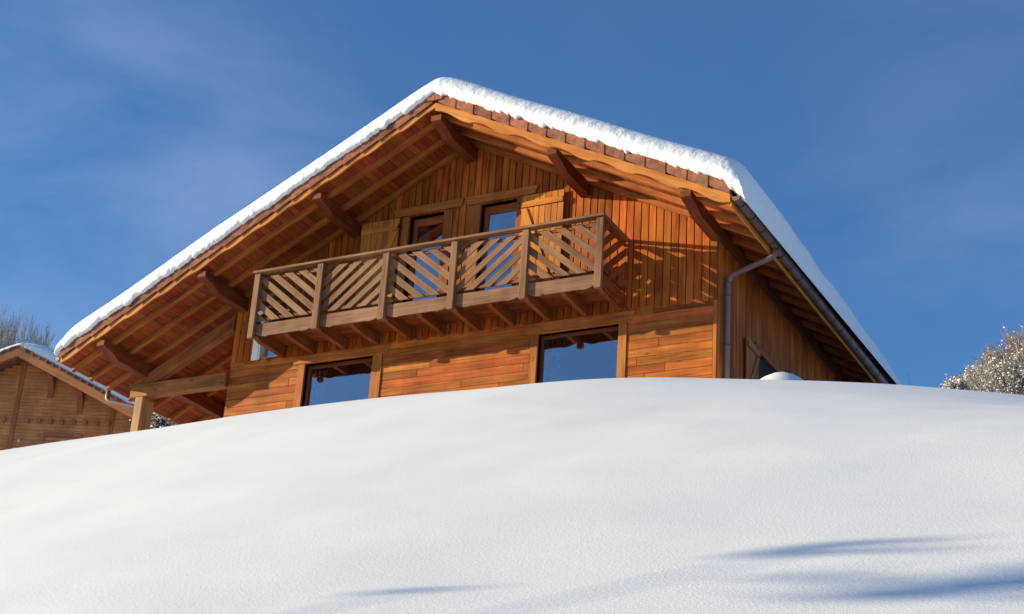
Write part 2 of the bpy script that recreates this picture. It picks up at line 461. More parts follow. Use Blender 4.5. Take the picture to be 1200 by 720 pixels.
def fixn(o):
    bm = bmesh.new(); bm.from_mesh(o.data); bmesh.ops.recalc_face_normals(bm, faces=bm.faces); bm.to_mesh(o.data); bm.free(); return o
for xe, hm, am in ((XE,.168,.026), (XL,.105,.015)): fixn(obj('verge_board', wavy_board(XK, xe, YF-.005, YF+.027, 0, hm, am, .86 if xe > 0 else .77, 120), W_VERGE, chalet))
# eave boards above the gutters
for xe, d in ((XE, 1), (XL, -1)):
    m = MB(); m.box((xe-.01*d, YF+.03, zv(xe)-(.20 if d > 0 else .07)), (xe+.018*d, YB-.02, zv(xe)-.0)); obj('eave_board', m, W_VERGE if d > 0 else W_BEAM, chalet, bevel=.004)

# ---- verge tiles
for sgn, xe in ((1, XE), (-1, XL)):
    L = abs(xe-XK)*math.hypot(1, T); ex = .385; k = int(L/ex); ex = (L-.06)/k
    m = MB(); c = 1/math.hypot(1, T); dx, dz = sgn*c, -T*c        # down slope
    for i in range(k):
        s0 = .06+i*ex+.004; s1 = .06+(i+1)*ex+.012
        p = lambda s, h: (XK+dx*s, ZK+dz*s+h)
        lift = random.uniform(-.006, .006)
        q = [p(s0, .020+lift), p(s1, -.022+lift), p(s1, .205+lift), p(s0, .190+lift)]
        y = YF-.045
        m.prism([(x, y+.014*(kk in (0,3)), z) for kk, (x, z) in enumerate(q)], (0, .022, 0), g=(dx,0,dz))
        q2 = [p(s0-.05, .165+lift), p(s1, .185+lift), p(s1, .208+lift), p(s0-.05, .187+lift)]
        m.prism([(x, y+.024, z) for x, z in q2], (0, .32, 0), g=(dx,0,dz))
    obj('verge_tiles', m, M_TILE, chalet, bevel=.006)
m = MB()
for sgn in (1, -1):
    m.prism([(XK,YF-.065,ZK+.015), (XK+sgn*.15,YF-.065,ZK+.02), (XK+sgn*.19,YF-.065,ZK+.20), (XK,YF-.065,ZK+.29)], (0,.02,0))
    m.prism([(XK,YF-.045,ZK+.20), (XK+sgn*.19,YF-.045,ZK+.13), (XK+sgn*.19,YF-.045,ZK+.17), (XK,YF-.045,ZK+.29)], (0,.5,0))
obj('ridge_tile', m, M_TILE, chalet, bevel=.006)

# ---- gutters and downpipes
def gutter(xc, zc, y0, y1, r=.075):
    m = MB(); n = 12
    def ringrow(rad): return [(xc+rad*math.cos(math.pi+math.pi*k/n), zc+rad*math.sin(math.pi+math.pi*k/n)) for k in range(n+1)]
    o_, i_ = ringrow(r), ringrow(r-.006)
    prof = o_+i_[::-1]
    m.grid([[(x, y, z) for x, z in prof+prof[:1]] for y in (y0, y1)])
    for y in (y0+.003, y1-.003):                      # end caps
        m.prism([(x, y, z) for x, z in o_], (0, .004, 0))
    m.tube([(xc+r, y0, zc+.002), (xc+r, y1, zc+.002)], .010, 6); m.tube([(xc-r, y0, zc+.002), (xc-r, y1, zc+.002)], .006, 6)
    return m
def bracket(xc, zc, y, r=.081):
    m = MB(); n = 12
    rows = [[(xc+r*math.cos(math.pi+math.pi*k/n), yy, zc+r*math.sin(math.pi+math.pi*k/n)) for k in range(n+1)] for yy in (y-.014, y+.014)]
    m.grid(rows); return m
GX = XE+.09; GZC = zv(XE)-.055
gr = obj('gutter', gutter(GX, GZC, YF-.0, .40), M_GUT, chalet); gr2 = obj('gutter', gutter(GX, GZC-.03, .42, YB), M_GUT, chalet)
y = YF+.22
while y < YB:
    obj('bracket', bracket(GX, GZC-(.03 if y > .41 else 0), y), M_IRON, gr if y < .41 else gr2); y += .47
GXL = XL-.085; GZL = zv(XL)+.035
gl = obj('gutter', gutter(GXL, GZL, YF, YB), M_GUT, chalet)
def bend(path, r=.12, n=6):
    P = [Vector(p) for p in path]; out = [P[0]]
    for a, b, c in zip(P, P[1:], P[2:]):
        u = (a-b); v = (c-b); q = min(r, u.length*.45, v.length*.45); u.normalize(); v.normalize()
        s, e = b+u*q, b+v*q
        for k in range(n+1):
            t = k/n; out.append(s*(1-t)**2+b*2*t*(1-t)+e*t*t)
    out.append(P[-1]); return out
m = MB()
m.tube(bend([(GX,.40,GZC-.04), (GX,.39,GZC-.20), (.085,.225,.46), (.085,.215,GZ)]), .047, 14)
dp = obj('downpipe', m, M_GUT, chalet)
for z in (.33, .1, -.75, -1.6):
    m = MB(); m.tube([(.085,.22,z-.02), (.085,.22,z+.02)], .053, 12); obj('pipe_clamp', m, M_GUT, dp, local=True)
m = MB(); m.tube(bend([(GXL,.05,GZL-.06), (GXL,.05,GZL-.33), (-11.66,.17,-.56), (-11.66,.17,GZ)], r=.09), .045, 12)
obj('downpipe', m, M_GUT, chalet)

# ---- carport frame
m = MB(); m.box((-11.62,-.10,GZ), (-11.43,.24,-.43)); obj('carport_post', m, W_POST, chalet, bevel=.012)
m = MB(); m.box((-11.78,-.09,-.43), (WL-.02,.09,-.16)); obj('tie_beam', m, W_BRACE, chalet, bevel=.012)
for y in (0, 3.1):
    m = MB(); xa, xb = -11.85, WL-.015
    m.prism([(xa,y-.08,zv(xa)-.37), (xb,y-.08,zv(xb)-.37), (xb,y-.08,zv(xb)-.37-.29), (-11.22,y-.08,zv(-11.22)-.37-.29), (-11.62,y-.08,-.158)], (0,.16,0), g=(1,0,T))
    obj('principal_rafter', m, W_BRACE, chalet, bevel=.01)
m = MB(); m.box((-11.62,3.0,GZ), (-11.43,3.2,-.43)); obj('carport_post', m, W_POST, chalet, bevel=.012)
m = MB(); m.box((-11.78,3.01,-.43), (WL-.02,3.19,-.16)); obj('tie_beam', m, W_BRACE, chalet, bevel=.012)

# ---- balcony
bal = empty('balcony', (0,0,0), parent=chalet); bal.location = -chalet.location
def bobj(name, m, mat, bevel=0): return obj(name, m, mat, bal, bevel=bevel, local=True)
x0b, x1b = posts_x[0], posts_x[-1]
m = MB(); y = -.955
while y < -.04:
    m.box((x0b-.04, y, .205), (x1b+.03, min(y+.118, -.033), .235), g=(1,0,0)); y += .124
bobj('deck', m, W_JOIST)
for i in range(11):
    x = x0b+i*BAY/2+(.0 if 0 < i < 10 else (.03 if i == 0 else -.03))
    m = MB(); m.prism([(x-.045,-.955,.203), (x-.045,-.955,.05), (x-.045,-.85,.0), (x-.045,-.031,-.015), (x-.045,-.031,.203)], (.09,0,0), g=(0,1,0))
    bobj('joist', m, W_JOIST, bevel=.006)
for i, x in enumerate(posts_x):
    m = MB(); m.prism([(x-.062,-1.06,.0), (x-.05,-1.06,-.02), (x+.05,-1.06,-.02), (x+.062,-1.06,.0), (x+.062,-1.06,1.235), (x-.062,-1.06,1.235)], (0,.075,0), g=(0,0,1))
    bobj('post', m, W_SLAT, bevel=.008)
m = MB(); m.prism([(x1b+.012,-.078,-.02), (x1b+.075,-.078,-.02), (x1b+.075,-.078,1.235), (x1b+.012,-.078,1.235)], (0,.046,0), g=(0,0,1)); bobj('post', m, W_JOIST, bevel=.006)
m = MB(); m.box((x0b-.09,-1.095,1.237), (x1b+.085,-.955,1.287)); bobj('handrail', m, W_RAIL, bevel=.008)
m = MB(); m.box((x1b-.045,-.953,1.237), (x1b+.085,-.031,1.286)); bobj('handrail', m, W_RAIL, bevel=.008)
m = MB(); m.box((x0b-.085,-.953,1.237), (x0b+.045,-.031,1.286)); bobj('handrail', m, W_RAIL, bevel=.008)
def fascia_poly(a, b):
    L = b-a; low = []
    K = 24
    for k in range(K+1):
        t = k/K; e = min(t, 1-t)*L
        # cyma ends: shallow at the posts, dropping to full depth
        q = min(1, e/.20); z = .085-.06*(q*q*(3-2*q)) - .014*math.sin(min(1, max(0, (e-.20)/.12))*math.pi)
        low.append((a+L*t, z))
    return low+[(b,.262),(a,.262)]
def concave_prism(m, poly2, y, dy, axis='x'):
    """lower edge wavy, upper edge straight: strip quads"""
    low = poly2[:-2]; zt = poly2[-1][1]; off = (random.random()*40, random.random()*40)
    P = (lambda u, yy, z: (u, yy, z)) if axis == 'x' else (lambda u, xx, z: (xx, u, z))
    g = Vector((1,0,0)) if axis == 'x' else Vector((0,1,0))
    b = len(m.v)
    for u, z in low: m.v += [P(u,y,zt), P(u,y,z), P(u,y+dy,zt), P(u,y+dy,z)]
    n = len(low)-1
    for i in range(n):
        a = b+4*i; c = a+4
        for q in ([a,a+1,c+1,c],[a+2,c+2,c+3,a+3],[a,c,c+2,a+2],[a+1,a+3,c+3,c+1]): m._uvface(q, g, off)
    m._uvface([b,b+2,b+3,b+1], g, off); e = b+4*n; m._uvface([e,e+1,e+3,e+2], g, off)
SW = .116; ANG = math.radians(39.5); PITCH = .193
def slats(u0, u1, z0, z1, sgn, ph=0):
    """diagonal slats clipped to a bay: list of polygons in (u, z)"""
    out = []; d = (math.cos(ANG), sgn*math.sin(ANG)); n = (-d[1], d[0])
    uc, zc = (u0+u1)/2, (z0+z1)/2
    for k in range(-9, 10):
        o = (k+.5+ph)*PITCH; cx, cz = uc+n[0]*o, zc+n[1]*o; h = SW/2
        q = [(cx-3*d[0]-h*n[0], cz-3*d[1]-h*n[1]), (cx+3*d[0]-h*n[0], cz+3*d[1]-h*n[1]), (cx+3*d[0]+h*n[0], cz+3*d[1]+h*n[1]), (cx-3*d[0]+h*n[0], cz-3*d[1]+h*n[1])]
        q = clip(q, u0, u1, z0, z1)
        if len(q) >= 3:
            ar = abs(sum(q[i][0]*q[(i+1) % len(q)][1]-q[(i+1) % len(q)][0]*q[i][1] for i in range(len(q))))/2
            if ar > .004: out.append((q, d))
    return out
for i in range(5):
    a, b = posts_x[i], posts_x[i+1]
    m = MB()
    for q, d in slats(a+.03, b-.03, .315, 1.20, -1 if i % 2 == 0 else 1, random.uniform(-.15,.15)):
        m.prism([(u, -.982+random.uniform(-.002,.002), z) for u, z in q], (0,.02,0), g=(d[0],0,d[1]))
    bobj('slat_panel', m, W_SLAT, bevel=.004)
    for z in (.335, 1.135):
        m = MB(); m.box((a-.0+.003, -.958, z), (b-.003, -.930, z+.05)); bobj('slat_batten', m, W_JOIST)
    m = MB(); concave_prism(m, fascia_poly(a+.004+.01, b-.014), -.985, .028); fixn(bobj('fascia_board', m, W_SLAT))
for xx, dd in ((x1b+.03, 1), (x0b-.03, -1)):
    m = MB()
    for q, d in slats(-.94, -.085, .315, 1.20, 1, .2):
        m.prism([(xx, u, z) for u, z in q], (.02*dd,0,0), g=(0,d[0],d[1]))
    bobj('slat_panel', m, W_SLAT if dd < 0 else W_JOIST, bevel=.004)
    for z in (.335, 1.135):
        m = MB(); m.box((xx-.001*dd, -.95, z), (xx-.03*dd, -.035, z+.05)); bobj('slat_batten', m, W_JOIST)
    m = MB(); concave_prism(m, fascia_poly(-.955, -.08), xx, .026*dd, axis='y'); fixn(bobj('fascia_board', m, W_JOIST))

# ---- front windows on the ground floor
def trap(m, xa, xb, z0, z1, y0, y1, inset=.10):
    m.prism([(xa+inset,y0,z0), (xb-inset,y0,z0), (xb,y0,z1), (xa,y0,z1)], (0,y1-y0,0), g=(1,0,0))
def curtain(x0, x1, z0, z1, y, fold=.02, k=None):
    m = MB(); n = 40; rows = []
    for z in (z0, z1): rows.append([(x0+(x1-x0)*i/n, y+fold*math.sin(i*1.9), z) for i in range(n+1)])
    m.grid(rows); return m
for (a, b, c, d), (jl, jr) in zip(OP_LO, ((.135,.15), (.15,.20))):
    m = MB()
    for xx in (a, b-.055): m.box((xx, .075, c), (xx+.055, .13, d))
    m.box((a+.055, .075, d-.06), (b-.055, .13, d)); m.box((a+.055,.075,c), (b-.055,.13,c+.08))
    fr = obj('window', m, W_SASH, chalet, bevel=.004)
    m = MB(); m.box((a+.05,.098,c+.07), (b-.05,.106,d-.055)); obj('pane', m, M_GLASS, fr, local=True)
    m = MB(); m.box((a-jl,-.04,c), (a-.001,.0,d)); m.box((b+.001,-.04,c), (b+jr,.0,d))
    m.box((a-.03,.001,c), (a,.13,d)); m.box((b,.001,c), (b+.03,.13,d)); m.box((a,.001,d), (b,.13,d+.03))
    obj('casing', m, W_TRIM, fr, bevel=.004, local=True)
    m = MB(); trap(m, a-jl-.16, b+jr+.14, d+.002, -.022, -.052, -.0, inset=.07); obj('lintel', m, W_TRIM, fr, bevel=.005, local=True)
    obj('curtain', curtain(a+.06, a+.36, c+.1, d-.06, .165), M_LACE, fr, local=True)
    obj('curtain', curtain(b-.14, b-.05, c+.1, d-.06, .165), M_LACE, fr, local=True)
    obj('curtain', curtain(a+.30, a+.62, d-.17, d-.06, .185), M_LACE, fr, local=True)

# ---- balcony doors with trims and shutters
for k, (a, b, c, d) in enumerate(OP_UP[:2]):
    m = MB()
    for xx in (a, b-.085): m.box((xx,.10,c), (xx+.085,.155,d))
    m.box((a+.085,.10,d-.15), (b-.085,.155,d)); m.box((a+.085,.10,c), (b-.085,.155,c+.25))
    dr = obj('balcony_door', m, W_BEAM, chalet, bevel=.005)
    m = MB(); m.box((a+.08,.125,c+.24), (b-.08,.133,d-.145)); obj('pane', m, M_GLASS, dr, local=True)
    m = MB(); m.box((a-.02,.003,c), (a,.16,d)); m.box((b,.003,c), (b+.02,.16,d)); m.box((a-.02,.003,d), (b+.02,.16,d+.02))
    if k == 0: m.box((a-.15,-.055,c), (a-.001,-.029,d)); m.box((b+.001,-.055,c), (b+.19,-.029,d))
    else: m.box((a-.25,-.055,c), (a-.001,-.029,d)); m.box((b+.001,-.055,c), (b+.10,-.029,d))
    obj('casing', m, W_TRIM, dr, bevel=.004, local=True)
    m = MB(); trap(m, *((-6.28,-4.80) if k == 0 else (-4.79,-3.33)), d+.015, d+.175, -.075, -.029, inset=.06); obj('lintel', m, W_TRIM, dr, bevel=.005, local=True)
    obj('curtain', curtain(a+.09, a+.30, c+.3, d-.15, .18, k=1), M_CLOTH, dr, local=True)
def shutter(x0, x1, z0, z1, yf, mat, flip, lab):
    m = MB(); n = 7; w = (x1-x0)/n
    for i in range(n): m.box((x0+i*w+.003, yf, z0), (x0+(i+1)*w-.003, yf+.026, z1), g=(0,0,1))
    s = obj('shutter', m, mat, chalet, bevel=.004, label=lab)
    for zb in (z1-.24, z0+.14):
        m = MB(); m.box((x0+.01, yf-.026, zb), (x1-.01, yf-.001, zb+.11)); obj('ledge', m, mat, s, bevel=.004, local=True)
    za, zb = z0+.27, z1-.26
    m = MB(); xa, xb = (x0+.06, x1-.17) if not flip else (x1-.06, x0+.17)
    hw = .06
    m.prism([(xa-hw,yf-.024,zb), (xa+hw,yf-.024,zb), (xb+hw,yf-.024,za), (xb-hw,yf-.024,za)], (0,.023,0)); obj('brace', m, mat, s, bevel=.004, local=True)
    hx = x0 if not flip else x1
    for zz in (z1-.20, z0+.18):
        m = MB(); d = -1 if not flip else 1
        m.box((hx-.05 if d < 0 else hx-.01, yf-.034, zz-.015), (hx+.01 if d < 0 else hx+.05, yf-.027, zz+.045)); m.tube([(hx+.03*d,yf-.02,zz-.045), (hx+.03*d,yf-.02,zz+.07)], .014, 8)
        obj('hinge', m, M_IRON, s, local=True)
    return s
shutter(-3.62, -2.80, .33, 2.42, -.10, W_SHUT, False, 'sunlit open shutter with a Z brace')
shutter(-6.90, -6.10, .33, 2.42, -.10, W_SHUT, True, 'shaded open shutter with a Z brace')

# small white framed window left of the balcony
a, b, c, d = OP_UP[2]
m = MB()
m.box((a-.14,-.06,c-.03), (a-.0,-.029,d+.05)); m.box((a-.0,-.05,c-.02), (a+.03,.13,d))
m.box((b-.05,.05,c), (b,.12,d)); m.box((a+.03,.05,c), (b-.05,.12,c+.05)); m.box((a+.03,.05,d-.06), (b-.05,.12,d))
wf = obj('window', m, M_WHITE, chalet, bevel=.004, label='small white framed window behind the balcony end')
m = MB(); m.box((a+.03,.08,c+.05), (b-.05,.088,d-.06)); obj('pane', m, M_GLASS, wf, local=True)
obj('curtain', curtain(a+.04, b-.05, c+.05, d-.06, .14), M_LACE, wf, local=True)

# side window with its open shutter
y0, y1, z0, z1 = win_y
m = MB(); m.box((-.10,y0,z0), (-.03,y0+.06,z1)); m.box((-.10,y1-.06,z0), (-.03,y1,z1)); m.box((-.10,y0+.06,z1-.06), (-.03,y1-.06,z1)); m.box((-.10,y0+.06,z0), (-.03,y1-.06,z0+.06))
m.box((.013,y0-.12,z1), (.05,y1+.12,z1+.12)); m.box((.013,y0-.10,z0), (.04,y0,z1)); m.box((.013,y1,z0), (.04,y1+.10,z1))
sw = obj('window', m, W_TRIM, chalet, bevel=.004)
m = MB(); m.box((-.07,y0+.06,z0+.06), (-.062,y1-.06,z1-.06)); obj('pane', m, M_GLASS, sw, local=True)
m = MB(); n = 5; w = .60/n
for i in range(n): m.box((.055, y0-.64+i*w+.003, z0), (.082, y0-.64+(i+1)*w-.003, z1+.02), g=(0,0,1))
ss = obj('shutter', m, W_TRIM, chalet, bevel=.004, label='open shutter on the shaded side wall')
for zz in (z0+.12, z1-.15):
    m = MB(); m.box((.083, y0-.63, zz), (.108, y0-.05, zz+.10)); obj('ledge', m, W_TRIM, ss, bevel=.004, local=True)
m = MB(); m.prism([(.083,y0-.62,z0+.24), (.083,y0-.52,z0+.24), (.083,y0-.06,z1-.17), (.083,y0-.16,z1-.17)], (.022,0,0)); obj('brace', m, W_TRIM, ss, bevel=.004, local=True)

# ------------------------------------------------------------------ snow on the chalet roof
def roof_snow(xk, zk, t, xl, xe, y0, y1, base, thick, over, lip, step, seed, nb_noise=.05, tex=.016, ystep=.16, ridge=.30, wave=.05, asym=1.0, sag=0):
    """a closed snow slab; every column is a loop from under the front lip over the bulge and along the top to the back"""
    L = xe-xl; nx = int(L/step); rows = []
    def sv(p, s, a): return a*noise.noise(Vector(p)*s+Vector((seed, seed*.7, 0)))
    for i in range(nx+1):
        x = xl+L*i/nx
        roof = zk-t*(math.sqrt((x-xk)**2+.0004))+base
        rnd = zk-t*(math.sqrt((x-xk)**2+ridge**2)-ridge*.25)+base
        e = min(x-xl, xe-x); q = min(1, max(0, e/(.38 if x > xk else .5))); ee = max(0, 1-(1-q)**2.5)**(1/2.5)
        nbv = sv((x,0,0), 3.2, nb_noise*1.3)+sv((x,5,0), 9, nb_noise)+sv((x,9,0), 21, nb_noise*.55)
        hang = lip+nbv-max(0, noise.noise(Vector((x*2.9, seed, 4)))-.30)*.26-max(0, noise.noise(Vector((x*7.3, seed, 8)))-.34)*.2
        ez = zk-t*abs(x-xk)+hang
        drop = (.20 if x > xk else .06)*(1-min(1, max(0, e/.34)))
        row = []
        # underside, front lip
        row.append((x, y0+.12, roof-.03-drop*1.0))
        bot = ez-drop*.8; bot0 = zk-t*abs(x-xk)+lip-drop*.8
        th = thick*(1+sv((x,2,0), .5, .12))*ee*(asym+(1-asym)*min(1, max(0, (x-xk)/1.6+.5)))+.03
        top = max(rnd, roof)+th if ee > .5 else roof+th
        top = roof+th+(rnd-roof if rnd > roof else 0)*ee
        top = rnd+th if ee >= 1 else roof*(1-ee)+rnd*ee+th
        K = 18
        yf = y0-over
        hgt = top-bot0
        for k in range(K+1):
            u = k/K; w = u*math.pi/2
            # bulging front: superellipse quarter from the lip to the top edge
            py = yf+.60*(1-math.cos(w))
            pz = bot0+hgt*math.sin(w)**.92; pz += (bot-bot0)*max(0, 1-k/5)**1.5
            if k < 3: py += .03*(3-k)/3
            d = tex*(.9*noise.noise(Vector((x*6-pz*3, pz*7+x*2, seed)))+.55*noise.noise(Vector((x*21-pz*9, pz*17+x*5, seed+3)))+.4*noise.noise(Vector((x*44, pz*42, seed+5))))*max(0, 1-u*1.35)*2
            row.append((x, py-d, pz+d*.4))
        y = yf+.60+ystep
        while y < y1-.3:
            w_ = sv((x,y,0), .55, wave)+sv((x,y,3), 1.7, wave*.35)
            w_ -= sag*max(0, y-.8)*min(1, max(0, (x-(xe-1.6))/1.1)); row.append((x, y, top+w_*(.35+.65*ee)+(.09*noise.noise(Vector((seed, y*.55, 2)))+.05*noise.noise(Vector((seed, y*1.3, 7))))*(q < 1)*min(1, ee*2))); y += ystep
        row.append((x, y1-.1, top-.08*ee)); row.append((x, y1, roof+.02))
        rows.append(row)
    m = MB(); m.grid(rows)
    # close both ends and the underside
    nc = len(rows[0])
    for base_i, rev in ((0, False), ((nx)*nc, True)):
        idx = [base_i+j for j in range(nc)]
        m.f.append(idx if rev else idx[::-1]); m.sm.append(False); m.uv.append([(0,0)]*nc)
    return m
rs = fixn(obj('roof_snow', roof_snow(XK, ZK, T, XL-.10, XE+.24, YF-.02, YB+.1, .19, .51, .10, .19, .020, 3.1, tex=.0075, ridge=.19, nb_noise=.052, sag=.036), M_RSNOW))
tag(rs, 'thick snow blanket with a ragged lip lying on the balcony chalet roof', 'snow')

# ------------------------------------------------------------------ ground
CR = [(-60,-8.5),(-40,-5.4),(-25,-3.7),(-16,-3.0),(-10.79,-2.86),(-9.03,-2.79),(-7.75,-2.79),(-6.36,-2.74),(-5.08,-2.71),(-3.67,-2.72),(-2.83,-2.74),(-2.0,-2.78),(-1.07,-2.81),(-.17,-2.83),(.57,-2.89),(1.53,-3.02),(2.22,-3.12),(3.33,-3.28),(4.38,-3.48),(5.37,-3.68),(7,-4.05),(9,-4.5),(13,-5.3),(20,-6.4),(40,-8.5),(80,-11)]
def interp(tab, x):
    if x <= tab[0][0]: return tab[0][1]
    for (a, va), (b, vb) in zip(tab, tab[1:]):
        if x <= b:
            t = (x-a)/(b-a); return va+(vb-va)*t
    return tab[-1][1]
def crest(x):
    return sum(interp(CR, x+k*.35)*w for k, w in ((-2,.12),(-1,.22),(0,.32),(1,.22),(2,.12)))
def sst(a, b, x):
    t = min(1, max(0, (x-a)/(b-a))); return t*t*(3-2*t)
def ground(x, y):
    zc = crest(x); t = -4-y
    s0 = .42-.075*sst(-9, 6, x)
    if t > 0:
        tt = min(t, 60); k = sst(.5, 8, t); zc = zc*(1-k)+(-2.80-.026*x-.058*2.5*math.log(1+math.exp(x/2.5)))*k *sst(-24, -13, x)*(1-sst(13, 22, x))+zc*k*(1-sst(-24, -13, x)*(1-sst(13, 22, x)))
        z = zc-(s0*tt+.150*(3*math.log(math.cosh(tt/3)))*1.0)
        if t > 26: z += (t-26)**2*.006 if t < 60 else (34**2*.006)
        z = max(z, -40)
    else:
        u = -t; z = zc+s0*2.3*(1-math.exp(-u/2.3))
        # terrace behind the crest is level, hillside climbs beyond
        zt = -2.0; k = sst(3, 9, u)
        z = z*(1-k)+min(z, zt)*k if z > zt else z*(1-k)+zt*k
        d = math.hypot(x-8.77, y+22.98)
        z += .17*max(0, d-42)*sst(42, 60, d)*(1 if d < 180 else 0) if d < 180 else .17*138
    n = .05*noise.noise(Vector((x*.16, y*.16, 1.3)))+.024*noise.noise(Vector((x*.45, y*.55, 4.1)))+.010*noise.noise(Vector((x*1.2, y*1.4, 9.1)))
    damp = .35+.65*sst(.5, 4, abs(t))
    z += n*damp
    z += .86*math.exp(-(((x-1.1)/.8)**2+((y-.05)/.95)**2))         # drift heaped by the side wall
    return z
def axis(lo, hi, f0, f1, fine, growth):
    v = [f0]
    while v[-1] < f1: v.append(v[-1]+fine)
    s = fine
    while v[-1] < hi: s *= growth; v.append(v[-1]+s)
    s = fine; w = [f0]
    while w[-1] > lo: s *= growth; w.append(w[-1]-s)
    return w[::-1][:-1]+v
gx = axis(-420, 420, -14, 12, .12, 1.12); gy = axis(-160, 520, -24, 2, .12, 1.12)
m = MB(); m.grid([[(x, y, ground(x, y)) for x in gx] for y in gy])
g = obj('snow_ground', m, M_SNOW); tag(g, kind='structure')

# ------------------------------------------------------------------ neighbour chalet
nb = empty('chalet', (-32.12, 16.63, 9.63), .408)
tag(nb, 'distant wood chalet with brackets under its roof, partly hidden at the left edge', 'chalet')
NT = .475; NR = 5.1; ND = 11.0; NG = -6.5
def nzv(x): return -NT*abs(x)
def nobj(name, m, mat, bevel=0, parent=nb): return obj(name, m, mat, parent, bevel=bevel, local=True)
NW = 4.75
m = MB(); z = -2.2; hh = .125; zz = NG
m = MB()
while zz < -.1:
    w = min(NW, (-(zz+.13))/NT) if zz+.13 < 0 else .1
    if w > .1:
        x = -w
        while x < w-.01:
            x2 = min(w, x+random.uniform(2, 4)); m.box((x, 1.0+random.uniform(-.004,.004), zz), (x2-.004, 1.06, zz+hh-.006), g=(1,0,0)); x = x2
    zz += hh
nobj('log_wall', m, W_NB, bevel=.006)
m = MB(); m.prism([(-NW,1.06,NG), (NW,1.06,NG), (NW,1.06,nzv(NW)-.06), (0,1.06,-.06), (-NW,1.06,nzv(NW)-.06)], (0,ND-2.0,0)); nobj('house_body', m, W_NBT)
m = MB(); m.box((-.16,.95,NG), (-.0,.999,-.1)); nobj('king_post', m, W_NBT, bevel=.01)
m = MB(); m.box((3.33,.96,NG), (3.45,.998,nzv(3.4)-.1)); nobj('corner_board', m, W_NBT, bevel=.01)
for sg in (1, -1):
    m = MB(); xe = NR*sg
    m.prism([(0,-.0,-.06), (xe,-.0,nzv(xe)-.06), (xe,-.0,nzv(xe)+.06), (0,-.0,.06)], (0,ND,0)); nobj('roof', m, M_TILE)
    m = MB(); m.prism([(0,-.03,-.30), (xe,-.03,nzv(xe)-.28), (xe,-.03,nzv(xe)-.0), (0,-.03,.0)], (0,.03,0)); nobj('verge_board', m, W_NB, bevel=.006)
    m = MB(); c = 1/math.hypot(1, NT); k = 19; L = NR/c; ex = L/k
    for i in range(k):
        a, b = i*ex+.005, (i+1)*ex+.03
        m.prism([(sg*c*a,-.06+.02,-NT*c*a-.02), (sg*c*b,-.075,-NT*c*b-.04), (sg*c*b,-.075,-NT*c*b+.11), (sg*c*a,-.06+.02,-NT*c*a+.09)], (0,.03,0))
    nobj('verge_tiles', m, M_TILE)
    m = MB(); m.prism([(0,.0,-.30), (xe,0,nzv(xe)-.30), (xe,0,nzv(xe)-.065), (0,0,-.065)], (0,.12,0)); nobj('rafter', m, W_NBT)
def console(x, zt, h):
    m = MB(); prof = [(0,0),(-.85,0),(-.85,-.14),(-.62,-.2),(-.5,-.34),(-.32,-.40),(-.24,-.62),(-.1,-.70),(-.06,-1),(0,-1)]
    k = len(prof); w = .20
    m.v = [(x-w/2, .998+py*.62, zt+pz*h) for py, pz in prof]+[(x+w/2, .998+py*.62, zt+pz*h) for py, pz in prof]
    g = Vector((0,0,1)); off = (random.random()*9, 0)
    for pc in ([0,1,2,3],[0,3,4],[0,4,5],[0,5,6],[0,6,7],[0,7,8,9]): m._uvface(pc, g, off); m._uvface([k+i for i in pc][::-1], g, off)
    for i in range(k): m._uvface([i, (i+1) % k, k+(i+1) % k, k+i], g, off)
    return m
for x in (1.05, 2.18, -1.05, -2.18): fixn(nobj('bracket', console(x, nzv(x)-.12, .82), W_NBT))
for x in [.41+.411*i for i in range(8)]+[-.42-.411*i for i in range(6)]:
    m = MB(); m.box((x-.065,.86,-2.40), (x+.065,.998,-2.22)); nobj('beam_end', m, W_NBT, bevel=.02)
m = MB(); m.box((1.05,.93,-2.84), (2.42,.998,-2.72)); m.box((1.05,.95,-4.0), (1.13,.998,-2.84)); m.box((2.34,.95,-4.0), (2.42,.998,-2.84))
nwf = nobj('window', m, W_NBT, bevel=.01)
m = MB()
for i in range(7): m.box((1.14,.97,-3.0-i*.15), (2.33,.998,-2.90-i*.15))
nobj('louvre', m, W_NB, parent=nwf)
m = MB(); m.box((.20,.93,-3.10), (.28,.998,-3.06)); m.tube([(.24,.93,-3.02),(.24,.90,-3.10)], .035, 8); nobj('wall_lamp', m, M_WHITE)
m = MB(); rn = roof_snow(0, 0, NT, -NR-.15, NR+.15, .02, ND, .06, .62, .04, .10, .06, 8.3, nb_noise=.03, tex=.012, ystep=.4, ridge=.85, asym=.62)
ns = fixn(obj('roof_snow', rn, M_RSNOW)); ns.location = nb.location; ns.rotation_euler = nb.rotation_euler
tag(ns, 'smooth snow sheet on the roof of the far chalet at the left edge', 'snow')

